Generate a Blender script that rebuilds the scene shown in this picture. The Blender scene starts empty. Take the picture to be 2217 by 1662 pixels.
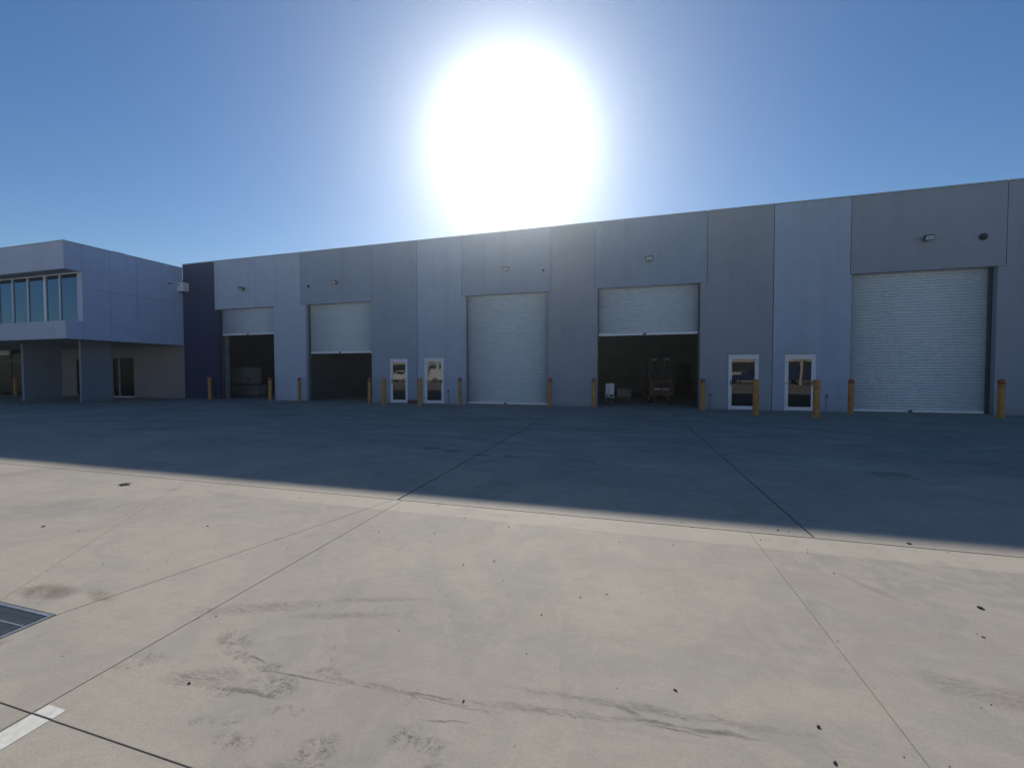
import bpy, bmesh, math, random
from mathutils import Vector, Matrix
random.seed(7)
R = math.radians
PI = math.pi
scene = bpy.context.scene
C = scene.collection

# ------------------------------------------------------------------ camera
cam = bpy.data.cameras.new('camera')
cam.sensor_fit = 'HORIZONTAL'; cam.sensor_width = 36.0
cam.lens = 36.0 * 885.48 / 2217.0
cam.clip_start = 0.05; cam.clip_end = 3000
camo = bpy.data.objects.new('camera', cam); C.objects.link(camo)
yaw, pitch, roll = .2720375, -.02775544, -.00171251
fw = Vector((-math.sin(yaw)*math.cos(pitch), math.cos(yaw)*math.cos(pitch), math.sin(pitch)))
rt = Vector((math.cos(yaw), math.sin(yaw), 0)); up = rt.cross(fw)
r2 = rt*math.cos(roll) + up*math.sin(roll); u2 = -rt*math.sin(roll) + up*math.cos(roll)
camo.matrix_world = Matrix(((r2.x, u2.x, -fw.x, 0), (r2.y, u2.y, -fw.y, 0), (r2.z, u2.z, -fw.z, 1.42), (0, 0, 0, 1)))
scene.camera = camo

# ------------------------------------------------------------------ sun and sky
SUN_EL = R(29.2)
SUN_AZ = R(-15.6)                       # from +Y, clockwise positive
SUN = Vector((math.sin(SUN_AZ)*math.cos(SUN_EL), math.cos(SUN_AZ)*math.cos(SUN_EL), math.sin(SUN_EL)))
sl = bpy.data.lights.new('sun', 'SUN'); sl.energy = 4.6; sl.angle = R(0.6); sl.color = (1, .93, .83)
so = bpy.data.objects.new('sun', sl); C.objects.link(so)
so.rotation_euler = SUN.to_track_quat('Z', 'Y').to_euler()
w = bpy.data.worlds.new('World'); scene.world = w; w.use_nodes = True
nt = w.node_tree; nt.nodes.clear()
def wn(t, **k):
    n = nt.nodes.new(t)
    for a, b in k.items(): setattr(n, a, b)
    return n
out = wn('ShaderNodeOutputWorld'); bg = wn('ShaderNodeBackground'); bg2 = wn('ShaderNodeBackground'); add = wn('ShaderNodeAddShader')
sky = wn('ShaderNodeTexSky'); sky.sky_type = 'NISHITA'; sky.sun_disc = False
sky.sun_elevation = SUN_EL; sky.sun_rotation = SUN_AZ; sky.altitude = 50
sky.air_density = 1.0; sky.dust_density = 0.35; sky.ozone_density = 2.2
hs = wn('ShaderNodeHueSaturation'); hs.inputs['Saturation'].default_value = 1.28; hs.inputs['Hue'].default_value = .505
nt.links.new(sky.outputs[0], hs.inputs['Color']); nt.links.new(hs.outputs[0], bg.inputs[0]); bg.inputs[1].default_value = 0.074
# the bright sun disc and the aureole of forward-scattered light around it
tc = wn('ShaderNodeTexCoord'); dt = wn('ShaderNodeVectorMath', operation='DOT_PRODUCT'); dt.inputs[1].default_value = SUN
nrm = wn('ShaderNodeVectorMath', operation='NORMALIZE')
nt.links.new(tc.outputs['Generated'], nrm.inputs[0]); nt.links.new(nrm.outputs[0], dt.inputs[0])
ac = wn('ShaderNodeMath', operation='ARCCOSINE'); nt.links.new(dt.outputs['Value'], ac.inputs[0])
def expo(scale, power, amp):
    a = wn('ShaderNodeMath', operation='DIVIDE'); nt.links.new(ac.outputs[0], a.inputs[0]); a.inputs[1].default_value = R(scale)
    b = wn('ShaderNodeMath', operation='POWER'); nt.links.new(a.outputs[0], b.inputs[0]); b.inputs[1].default_value = power
    c = wn('ShaderNodeMath', operation='MULTIPLY'); nt.links.new(b.outputs[0], c.inputs[0]); c.inputs[1].default_value = -1
    d = wn('ShaderNodeMath', operation='EXPONENT'); nt.links.new(c.outputs[0], d.inputs[0])
    e = wn('ShaderNodeMath', operation='MULTIPLY'); nt.links.new(d.outputs[0], e.inputs[0]); e.inputs[1].default_value = amp
    return e
e1 = expo(6.2, 1.9, 1.4); e2 = expo(8.6, 1.0, 0.46); e3 = expo(42, 1.4, .03)
cmb = wn('ShaderNodeCombineColor')
for ch, k1, k2, k3 in (('Red', 1, .46, .5), ('Green', 1, .66, .75), ('Blue', 1, .80, .8)):     # white disc, bluish aureole
    acc = None
    for e, k in ((e1, k1), (e2, k2), (e3, k3)):
        m_ = wn('ShaderNodeMath', operation='MULTIPLY'); nt.links.new(e.outputs[0], m_.inputs[0]); m_.inputs[1].default_value = k
        if acc is None: acc = m_
        else:
            p_ = wn('ShaderNodeMath', operation='ADD'); nt.links.new(acc.outputs[0], p_.inputs[0]); nt.links.new(m_.outputs[0], p_.inputs[1]); acc = p_
    nt.links.new(acc.outputs[0], cmb.inputs[ch])
nt.links.new(cmb.outputs[0], bg2.inputs[0]); bg2.inputs[1].default_value = 1
nt.links.new(bg.outputs[0], add.inputs[0]); nt.links.new(bg2.outputs[0], add.inputs[1]); nt.links.new(add.outputs[0], out.inputs[0])
vs = scene.view_settings; scene.display_settings.display_device = 'sRGB'
vs.view_transform = 'Standard'; vs.look = 'None'; vs.gamma = 1; vs.use_curve_mapping = False; vs.exposure = 0.30
scene.cycles.max_bounces = 8; scene.cycles.diffuse_bounces = 4
scene.cycles.use_denoising = True

# ------------------------------------------------------------------ materials
class NT:
    def __init__(s, name):
        s.m = bpy.data.materials.new(name); s.m.use_nodes = True; s.t = s.m.node_tree
        s.b = s.t.nodes['Principled BSDF']
    def n(s, typ, **k):
        n = s.t.nodes.new(typ)
        for a, b in k.items(): setattr(n, a, b)
        return n
    def l(s, a, b): s.t.links.new(a, b)
    def pos(s, kind='geo'):
        if kind == 'geo': return s.n('ShaderNodeNewGeometry').outputs['Position']
        return s.n('ShaderNodeTexCoord').outputs['Object']
    def math(s, op, a, b=None, clamp=False):
        n = s.n('ShaderNodeMath', operation=op); n.use_clamp = clamp
        for i, v in enumerate((a, b)):
            if v is None: continue
            if hasattr(v, 'is_output'): s.l(v, n.inputs[i])
            else: n.inputs[i].default_value = v
        return n.outputs[0]
    def map(s, v, loc=(0,0,0), rot=(0,0,0), sc=(1,1,1), typ='POINT'):
        n = s.n('ShaderNodeMapping', vector_type=typ)
        n.inputs['Location'].default_value = loc; n.inputs['Rotation'].default_value = rot; n.inputs['Scale'].default_value = sc
        s.l(v, n.inputs['Vector']); return n.outputs[0]
    def noise(s, v, scale, detail=4, rough=.55, dist=0):
        n = s.n('ShaderNodeTexNoise'); n.inputs['Scale'].default_value = scale; n.inputs['Detail'].default_value = detail
        n.inputs['Roughness'].default_value = rough; n.inputs['Distortion'].default_value = dist
        s.l(v, n.inputs['Vector']); return n.outputs[0]
    def rng(s, v, a, b, c=0., d=1., smooth=False):
        n = s.n('ShaderNodeMapRange'); n.clamp = True
        if smooth: n.interpolation_type = 'SMOOTHSTEP'
        s.l(v, n.inputs[0])
        for i, x in enumerate((a, b, c, d)): n.inputs[i+1].default_value = x
        return n.outputs[0]
    def mix(s, f, a, b, typ='MIX'):
        n = s.n('ShaderNodeMix', data_type='RGBA', blend_type=typ)
        if hasattr(f, 'is_output'): s.l(f, n.inputs[0])
        else: n.inputs[0].default_value = f
        for i, v in ((6, a), (7, b)):
            if hasattr(v, 'is_output'): s.l(v, n.inputs[i])
            else: n.inputs[i].default_value = tuple(v) + (1,) if len(v) == 3 else v
        return n.outputs[2]
    def ellipse(s, v, cx, cy, rx, ry, ang=0., soft=.5):
        q = s.map(v, (cx, cy, 0), (0, 0, ang), (rx, ry, 1), 'TEXTURE')
        k = s.n('ShaderNodeVectorMath', operation='MULTIPLY'); s.l(q, k.inputs[0]); k.inputs[1].default_value = (1, 1, 0)
        ln = s.n('ShaderNodeVectorMath', operation='LENGTH'); s.l(k.outputs[0], ln.inputs[0])
        return s.rng(ln.outputs['Value'], 1.0, soft, 0, 1, True)
    def bump(s, h, strength=.2, dist=.01):
        n = s.n('ShaderNodeBump'); n.inputs['Strength'].default_value = strength; n.inputs['Distance'].default_value = dist
        s.l(h, n.inputs['Height']); s.l(n.outputs[0], s.b.inputs['Normal'])
    def set(s, col=None, rough=None, metal=None, spec=None):
        if col is not None:
            if hasattr(col, 'is_output'): s.l(col, s.b.inputs['Base Color'])
            else: s.b.inputs['Base Color'].default_value = tuple(col) + (1,)
        if rough is not None:
            if hasattr(rough, 'is_output'): s.l(rough, s.b.inputs['Roughness'])
            else: s.b.inputs['Roughness'].default_value = rough
        if metal is not None: s.b.inputs['Metallic'].default_value = metal
        if spec is not None: s.b.inputs['Specular IOR Level'].default_value = spec

def mat(name, col, rough=.6, metal=0, vary=.12, scale=6, spec=.4, bump=0, bscale=200, kind='obj'):
    t = NT(name); p = t.pos(kind)
    n = t.noise(p, scale, 5, .6); f = t.noise(p, scale*14, 3, .6)
    a = tuple(c*(1-vary) for c in col); b = tuple(min(1, c*(1+vary)) for c in col)
    c1 = t.mix(t.rng(n, .35, .65), a, b)
    c2 = t.mix(t.math('MULTIPLY', t.rng(f, .45, .75), vary), c1, tuple(c*.6 for c in col))
    t.set(c2, rough, metal, spec)
    if bump: t.bump(t.noise(p, bscale, 3), bump, .004)
    return t.m

def wall_mat(name, col, seed=0., warm=0.):
    """painted precast concrete: faint blotches, roller marks, weather streaks, fine texture"""
    t = NT(name); p = t.pos('geo')
    q = t.map(p, (seed, seed*1.7, seed*.3))
    blot = t.noise(q, .55, 6, .6, .6); cloud = t.noise(q, 2.3, 5, .62, .4)
    streak = t.noise(t.map(q, sc=(3.2, 3.2, .16)), 1.0, 5, .6)
    fine = t.noise(q, 46, 3, .7)
    f = t.math('ADD', t.math('MULTIPLY', t.rng(blot, .3, .7), .55), t.math('MULTIPLY', t.rng(cloud, .3, .7), .45))
    c = t.mix(f, tuple(x*.90 for x in col), tuple(min(1, x*1.07) for x in col))
    c = t.mix(t.math('MULTIPLY', t.rng(streak, .48, .72), .19), c, tuple(x*.55 for x in col))
    c = t.mix(t.math('MULTIPLY', t.rng(fine, .35, .7), .10), c, tuple(x*.7 for x in col))
    # splash-back dirt along the foot of the wall
    sep = t.n('ShaderNodeSeparateXYZ'); t.l(p, sep.inputs[0])
    foot = t.math('MULTIPLY', t.rng(t.math('ADD', sep.outputs[2], t.math('MULTIPLY', t.noise(q, 3.0, 4), .3)), .45, .1), .25)
    c = t.mix(foot, c, (.13, .115, .10))
    t.set(c, .82, 0, .25)
    t.bump(t.math('ADD', t.math('MULTIPLY', fine, .5), t.noise(q, 160, 2)), .25, .004)
    return t.m

def glass_mat(name, tint=(.012, .016, .02), refl=.2, rough=.012, gcol=(.95, .97, 1)):
    """tinted pane with a reflective solar film: part mirror, part dark see-through"""
    t = NT(name); t.t.nodes.remove(t.b)
    o = t.t.nodes['Material Output']
    tr = t.n('ShaderNodeBsdfTransparent'); tr.inputs[0].default_value = (tint[0], tint[1], tint[2], 1)
    gl = t.n('ShaderNodeBsdfGlossy'); gl.inputs['Roughness'].default_value = rough
    gl.inputs[0].default_value = gcol + (1,)
    wob = t.noise(t.pos('geo'), 1.6, 2); bp = t.n('ShaderNodeBump'); bp.inputs['Strength'].default_value = .05; bp.inputs['Distance'].default_value = .02
    t.l(wob, bp.inputs['Height']); t.l(bp.outputs[0], gl.inputs['Normal'])
    mx = t.n('ShaderNodeMixShader'); fr = t.n('ShaderNodeFresnel'); fr.inputs[0].default_value = 1.5
    t.l(t.math('ADD', fr.outputs[0], refl, True), mx.inputs[0])
    t.l(tr.outputs[0], mx.inputs[1]); t.l(gl.outputs[0], mx.inputs[2]); t.l(mx.outputs[0], o.inputs[0])
    return t.m

def pavement_mat():
    t = NT('yard_concrete'); p = t.pos('geo')
    big = t.noise(p, .45, 6, .6, .8); med = t.noise(p, 1.7, 7, .62, 2.2); sm = t.noise(p, 7, 6, .65, 1.0)
    fine = t.noise(p, 70, 4, .7); grain = t.noise(p, 420, 2, .7)
    c = t.mix(t.rng(big, .38, .60, smooth=True), (.335, .335, .30), (.50, .465, .395))
    c = t.mix(t.math('MULTIPLY', t.rng(med, .45, .56, smooth=True), .50), c, (.525, .49, .42))
    # cooler cement bloom and faint pinkish patches
    c = t.mix(t.math('MULTIPLY', t.rng(t.noise(p, 1.1, 5, .6, 1.5), .5, .66, smooth=True), .45), c, (.345, .35, .355))
    c = t.mix(t.math('MULTIPLY', t.rng(t.noise(t.map(p, (7, 3, 0)), .8, 4, .6, 1.0), .50, .58, smooth=True), .45), c, (.45, .39, .365))
    c = t.mix(t.math('MULTIPLY', t.rng(sm, .45, .72), .30), c, (.30, .285, .255))
    # trowel swirls
    rid = t.math('ABSOLUTE', t.math('SUBTRACT', t.noise(p, .9, 3, .5, 3.5), .5))
    c = t.mix(t.math('MULTIPLY', t.rng(rid, .035, .0, smooth=True), .14), c, (.57, .54, .47))
    # broom and traffic polish running across the yard
    br = t.noise(t.map(p, rot=(0, 0, .22), sc=(1.0, 11, 1)), 1.6, 5, .65, .6)
    c = t.mix(t.math('MULTIPLY', t.rng(br, .5, .72), .20), c, (.27, .26, .245))
    # aggregate grain
    c = t.mix(t.math('MULTIPLY', t.rng(fine, .42, .70), .34), c, (.25, .235, .215))
    c = t.mix(t.math('MULTIPLY', t.rng(grain, .38, .70), .38), c, (.60, .56, .50))
    c = t.mix(t.math('MULTIPLY', t.rng(t.noise(p, 330, 2, .7), .55, .75), .45), c, (.17, .16, .15))
    # clean, paler strip of later pour on both sides of the long joint
    sep = t.n('ShaderNodeSeparateXYZ'); t.l(p, sep.inputs[0]); X, Y = sep.outputs[0], sep.outputs[1]
    yw = t.math('ADD', Y, t.math('MULTIPLY', t.noise(p, 3, 3), .025))
    band = t.math('MULTIPLY', t.rng(yw, 3.70, 3.722), t.rng(yw, 4.36, 4.30))
    band = t.math('MULTIPLY', band, t.rng(X, -5.2, -2.9, .15, 1))
    band = t.math('MULTIPLY', band, t.rng(t.noise(p, 9, 5, .7, .5), .66, .56, .35, 1))
    c = t.mix(t.math('MULTIPLY', band, .45), c, (.60, .565, .48))
    # dirt rim of the joints
    # --- tyre scuffs and oil marks, each with its own outline
    streakA = t.rng(t.noise(t.map(p, rot=(0, 0, .05), sc=(4, 40, 1)), 3.0, 6, .75, 1.6), .44, .60)
    streakB = t.rng(t.noise(t.map(p, rot=(0, 0, .25), sc=(5, 20, 1)), 3.0, 4, .65, 3.2), .50, .575)
    patchy = t.rng(t.noise(p, 13, 4, .7, 1.5), .42, .56)
    streakC = t.rng(t.noise(t.map(p, rot=(0, 0, -.5), sc=(5, 18, 1)), 3.0, 4, .65, 3.2), .53, .60)
    ragged = t.noise(p, 20, 5, .75, 1.0)
    curl = t.rng(t.math('ABSOLUTE', t.math('SUBTRACT', t.noise(p, 15, 4, .6, 4.5), .5)), .05, .0)
    curl2 = t.rng(t.noise(p, 34, 5, .75, 2.5), .50, .60)
    wob = t.n('ShaderNodeVectorMath', operation='ADD')
    nz = t.n('ShaderNodeTexNoise'); nz.inputs['Scale'].default_value = 9; nz.inputs['Detail'].default_value = 4; t.l(p, nz.inputs['Vector'])
    sc_ = t.n('ShaderNodeVectorMath', operation='SCALE'); sc_.inputs['Scale'].default_value = .05; t.l(nz.outputs['Color'], sc_.inputs[0])
    t.l(p, wob.inputs[0]); t.l(sc_.outputs[0], wob.inputs[1]); pw = t.map(wob.outputs[0], (-.025, -.025, -.025))
    def add_marks(c, lst, tex, col, amt):
        tot = None
        for e in lst:
            m = t.ellipse(pw, *e)
            tot = m if tot is None else t.math('MAXIMUM', tot, m)
        # ragged outline: the mark breaks up towards its rim
        tot = t.math('MULTIPLY', tot, t.rng(t.math('ADD', tot, t.math('MULTIPLY', ragged, 1.6)), .95, 1.35))
        return t.mix(t.math('MULTIPLY', t.math('MULTIPLY', tot, tex), amt), c, col)
    dark = (.055, .055, .05)
    tex1 = t.math('MULTIPLY', t.math('MAXIMUM', t.math('MAXIMUM', t.math('MULTIPLY', curl, .45), streakB), t.math('MAXIMUM', streakC, .10)), patchy)
    c = add_marks(c, [(-2.00,1.66,.20,.10,-.35,.3),(-1.86,1.58,.18,.06,-.2,.2),(-1.54,1.46,.20,.09,.1,.3),(-1.74,1.38,.16,.06,.1,.2),(-1.66,1.54,.13,.06,.4,.2),
        (-.90,1.57,.12,.07,0,.2),(-.83,1.395,.10,.10,.3,.2),(-.71,1.38,.12,.06,0,.2),(-1.11,1.25,.13,.13,.9,.2),(-.66,1.30,.08,.05,0,.1),
        (-1.36,1.37,.16,.06,.3,.1),(-1.45,1.20,.16,.07,.2,.1),(-1.35,1.60,.14,.05,0,.1),(-2.3,1.42,.18,.09,.6,.1),(-1.6,1.25,.2,.05,.3,.1),(-.1,1.30,.2,.05,.1,.1)], tex1, dark, .68)
    c = add_marks(c, [(-1.62,1.40,.26,.022,.08,.1),(-1.75,1.58,.12,.012,-.10,.1),(-1.45,1.535,.35,.012,.05,.1),(.12,1.715,.16,.022,.02,.0),(.36,1.735,.26,.020,.10,.1),(.20,1.70,.22,.010,.06,.0),(-.80,1.60,.20,.010,.10,.1),(-.70,1.50,.16,.010,.22,.1),(.03,1.745,.10,.022,-.3,.0)],
        t.math('MAXIMUM', streakA, .45), dark, .92)
    c = add_marks(c, [(-1.0,1.58,.7,.02,.03,.4),(.1,1.78,.9,.035,.06,.2),(-.3,1.66,.6,.035,.12,.2),(-2.1,1.95,.7,.10,.4,.1),(-1.6,2.0,.5,.05,.3,.1),(-1.5,2.2,.5,.05,.3,.1),(-1.9,1.42,.3,.10,.3,.2),(1.6,2.25,.5,.14,-.2,.1),(-1.25,1.08,.5,.12,.5,.1),(1.55,3.2,.35,.05,-1.0,.1),(-.3,1.1,.5,.1,.2,.1)], streakA, (.14,.135,.12), .70)
    # rust-brown silt washed round the drain grate
    c = add_marks(c, [(-3.62,1.72,.34,.13,.1,.2),(-3.25,1.78,.25,.08,-.2,.1),(-3.2,1.28,.13,.08,.7,.2)], t.math('MAXIMUM', curl2, t.rng(sm, .4, .6, .2, .8)), (.13,.11,.065), .75)
    # chipped and patched spots by the long joint
    c = add_marks(c, [(-1.93,4.0,.07,.16,.2,.2),(-1.60,3.93,.17,.09,.1,.2),(-1.2,3.86,.3,.06,0,.2),(-5.32,3.66,.16,.09,.4,.1)], curl2, (.20,.185,.17), .8)
    # old cement wash and dark spots further out
    c = add_marks(c, [(-2.35,6.45,.9,.30,.1,.1),(-1.9,6.0,.5,.3,.3,.1),(.2,6.5,.9,.16,.05,.1),(2.4,6.8,.4,.10,0,.1),(3.9,6.3,.5,.16,0,.1)], t.math('MULTIPLY', t.rng(sm, .40, .62), t.rng(ragged, .35, .6, .3, 1)), (.74,.73,.70), .60)
    c = add_marks(c, [(-3.55,7.0,.30,.20,0,.2),(-3.05,6.85,.35,.16,0,.2),(-2.40,6.62,.28,.14,0,.2),(-1.9,6.66,.26,.10,0,.2),(-.5,6.6,.10,.06,0,.2),(2.3,6.74,.13,.06,0,.1),(3.75,6.35,.12,.05,0,.1),(-1.75,4.75,.08,.03,0,.1)], t.math('MAXIMUM', curl2, .4), (.03,.03,.03), .95)
    # tyre tracks into the open doors
    c = add_marks(c, [(-13.6,13.5,3.0,.7,.3,.1),(.6,13,1.6,3.0,.2,.1),(2.5,10,2.5,.5,.4,.1),(-6,11,4,.7,.2,.1),(-13,9,5,.8,.2,.1)], streakA, (.12,.12,.12), .5)
    c = t.mix(1.0, c, (.765, .742, .71), 'MULTIPLY')
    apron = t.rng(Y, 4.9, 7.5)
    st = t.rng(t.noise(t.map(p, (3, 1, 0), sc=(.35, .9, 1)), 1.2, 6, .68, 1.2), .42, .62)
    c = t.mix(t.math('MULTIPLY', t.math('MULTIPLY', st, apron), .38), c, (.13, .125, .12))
    c = t.mix(t.math('MULTIPLY', t.rng(Y, 8.0, 15.5), .16), c, (.16, .155, .15))  # ground darkened toward the wall: the deepening shade put into the colour
    t.set(c, t.rng(med, .3, .7, .78, .92), 0, .22)
    h = t.math('ADD', t.math('MULTIPLY', fine, .6), t.math('MULTIPLY', grain, .4))
    t.bump(h, .35, .004)
    return t.m

M = {}
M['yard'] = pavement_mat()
M['joint'] = mat('joint_filler', (.025, .024, .022), .9, scale=20)
M['land'] = mat('far_ground', (.26, .25, .21), .95, scale=.05, kind='geo')
M['line'] = mat('line_paint', (.60, .59, .54), .7, vary=.10, scale=30, bump=.3)
M['light'] = wall_mat('pale_lavender_paint', (.45, .51, .62), 1.0)
M['blue'] = wall_mat('pale_blue_grey_paint', (.405, .47, .58), 5.0)
M['mid'] = wall_mat('mid_grey_paint', (.31, .37, .46), 9.0)
M['grey'] = wall_mat('warm_grey_paint', (.335, .355, .40), 14.0)
M['navy'] = wall_mat('navy_paint', (.018, .034, .10), 20.0)
M['office'] = wall_mat('office_panel_paint', (.49, .56, .76), 27.0)
M['officefront'] = wall_mat('office_front_paint', (.50, .535, .66), 31.0)
M['render'] = wall_mat('grey_brown_render', (.27, .265, .275), 37.0)
M['blade'] = wall_mat('blade_wall_paint', (.25, .285, .34), 41.0)
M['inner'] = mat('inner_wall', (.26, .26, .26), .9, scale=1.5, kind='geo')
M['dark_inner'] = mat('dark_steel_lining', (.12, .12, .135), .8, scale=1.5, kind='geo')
M['slat'] = mat('shutter_steel', (.63, .67, .69), .42, metal=.0, vary=.03, scale=4, spec=.55, kind='geo')
M['slat2'] = mat('shutter_steel_lavender', (.58, .62, .70), .45, vary=.03, scale=4, spec=.5, kind='geo')
M['bar'] = mat('pale_aluminium', (.80, .80, .80), .4, vary=.06, scale=8, spec=.5)
M['guide'] = mat('dark_guide_steel', (.07, .075, .09), .5, scale=8)
M['white'] = mat('white_powder_coat', (.78, .78, .82), .4, vary=.04, scale=6, spec=.5)
M['cap'] = mat('roof_flashing', (.42, .47, .52), .45, vary=.08, scale=2)
M['roof'] = mat('roof_sheet', (.5, .5, .5), .5, scale=1)
M['glass'] = glass_mat('door_glass', (.10, .11, .12), .09, gcol=(.66, .68, .72))
M['oglass'] = glass_mat('office_window_glass', (.10, .16, .19), .16, gcol=(.42, .70, 1.0))
M['dglass'] = glass_mat('shaded_glass', (.05, .05, .06), -.06, gcol=(.35, .40, .48))
M['yellow'] = mat('bollard_yellow', (.46, .215, .05), .55, vary=.24, scale=9, bump=.15, bscale=60, spec=.45)
M['red'] = mat('bollard_red_cap', (.38, .085, .05), .5, vary=.15, scale=12)
M['black'] = mat('black_rubber', (.02, .02, .022), .75, scale=10)
M['dsteel'] = mat('dark_steel', (.05, .053, .06), .5, metal=.3, scale=10)
M['galv'] = mat('galvanised_steel', (.34, .36, .37), .45, metal=.65, vary=.2, scale=25)
M['orange'] = mat('forklift_orange', (.13, .045, .02), .6, vary=.12, scale=5)
M['cream'] = wall_mat('cream_wall', (.62, .55, .44), 50.0)
M['card'] = mat('carton', (.42, .40, .36), .85, scale=5)
M['wood'] = mat('pallet_wood', (.22, .16, .10), .85, scale=12)
M['pvc'] = mat('grey_blue_pipe', (.20, .26, .36), .5, scale=8)
M['stone'] = mat('dark_stone', (.05, .045, .04), .85, scale=60, vary=.4)
M['stem'] = mat('dry_leaf_brown', (.16, .14, .11), .85, scale=40, vary=.35)
M['brass'] = mat('tap_brass', (.07, .06, .05), .5, metal=.5)
M['bag'] = mat('red_brown_cloth', (.22, .045, .03), .9, scale=14)
M['lens'] = mat('lamp_lens', (.52, .54, .56), .2, vary=.04)
M['carwhite'] = mat('white_car_paint', (.75, .75, .73), .3, vary=.03)
M['carblue'] = mat('dark_blue_car_paint', (.03, .05, .13), .3, vary=.05)
M['carglass'] = mat('dark_car_glass', (.02, .022, .025), .08)
M['leaf'] = mat('dark_leaves', (.05, .07, .03), .8, vary=.4, scale=3)
M['dfascia'] = wall_mat('charcoal_fascia', (.055, .06, .065), 60.0)

# thin forward-scattering volume added to veil the upper wall with sun glare
def make_added_haze():
    bm = bmesh.new(); r = bmesh.ops.create_cube(bm, size=1)
    bmesh.ops.transform(bm, matrix=Matrix.Translation((0, 25, 3.4)) @ Matrix.Diagonal((180, 170, 13.2, 1)), verts=r['verts'])
    me = bpy.data.meshes.new('added_haze'); bm.to_mesh(me); bm.free()
    m = bpy.data.materials.new('added_haze_air'); m.use_nodes = True; t = m.node_tree; t.nodes.clear()
    o = t.nodes.new('ShaderNodeOutputMaterial'); v = t.nodes.new('ShaderNodeVolumePrincipled')
    v.inputs['Color'].default_value = (.78, .90, 1, 1); v.inputs['Density'].default_value = .0019; v.inputs['Anisotropy'].default_value = .86
    t.links.new(v.outputs[0], o.inputs['Volume']); me.materials.append(m)
    h = bpy.data.objects.new('added_haze', me); C.objects.link(h); h['kind'] = 'stuff'
make_added_haze()

# ------------------------------------------------------------------ helpers
def link(name, me, m, parent=None, loc=None):
    o = bpy.data.objects.new(name, me); C.objects.link(o)
    if m is not None and not me.materials: me.materials.append(m)
    if parent is not None: o.parent = parent
    if loc is not None: o.location = loc
    return o
def new():  return bmesh.new()
def box(bm, x0, x1, y0, y1, z0, z1, bev=0.):
    r = bmesh.ops.create_cube(bm, size=1)
    bmesh.ops.transform(bm, matrix=Matrix.Translation(((x0+x1)/2, (y0+y1)/2, (z0+z1)/2)) @ Matrix.Diagonal((abs(x1-x0), abs(y1-y0), abs(z1-z0), 1)), verts=r['verts'])
    if bev:
        es = list({e for v in r['verts'] for e in v.link_edges})
        bmesh.ops.bevel(bm, geom=es, offset=bev, segments=2, affect='EDGES', profile=.6)
def tube(bm, a, b, r0, r1=None, seg=12):
    a, b = Vector(a), Vector(b); r1 = r0 if r1 is None else r1
    d = b-a
    q = bmesh.ops.create_cone(bm, cap_ends=True, segments=seg, radius1=r0, radius2=r1, depth=d.length)
    bmesh.ops.transform(bm, matrix=Matrix.Translation((a+b)/2) @ d.to_track_quat('Z', 'Y').to_matrix().to_4x4(), verts=q['verts'])
def lathe(bm, prof, seg=20):
    rings = []
    for r, z in prof:
        if r < 1e-5: rings.append([bm.verts.new((0, 0, z))])
        else: rings.append([bm.verts.new((r*math.cos(2*PI*i/seg), r*math.sin(2*PI*i/seg), z)) for i in range(seg)])
    for a, b in zip(rings, rings[1:]):
        for i in range(seg):
            j = (i+1) % seg
            if len(a) == 1 and len(b) == 1: continue
            if len(a) == 1: bm.faces.new((a[0], b[j], b[i]))
            elif len(b) == 1: bm.faces.new((a[i], a[j], b[0]))
            else: bm.faces.new((a[i], a[j], b[j], b[i]))
def done(bm, name, m, parent=None, smooth=False, loc=None):
    bmesh.ops.recalc_face_normals(bm, faces=bm.faces)
    me = bpy.data.meshes.new(name); bm.to_mesh(me); bm.free()
    if smooth:
        for f in me.polygons: f.use_smooth = True
    return link(name, me, m, parent, loc)
def boxo(name, m, parent, *a, bev=0.):
    bm = new(); box(bm, *a, bev=bev); return done(bm, name, m, parent)
def thing(name, label, cat, loc=(0,0,0), rz=0., group=None):
    o = bpy.data.objects.new(name, None); C.objects.link(o); o.location = loc; o.rotation_euler = (0, 0, rz)
    o.empty_display_size = .1
    return tag(o, label, cat, group)
def tag(o, label, cat, group=None):
    o['label'] = label; o['category'] = cat
    if group: o['group'] = group
    return o
def copy_tree(o, parent=None):
    c = o.copy(); C.objects.link(c); c.parent = parent
    for ch in list(o.children): copy_tree(ch, c)
    return c
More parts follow.
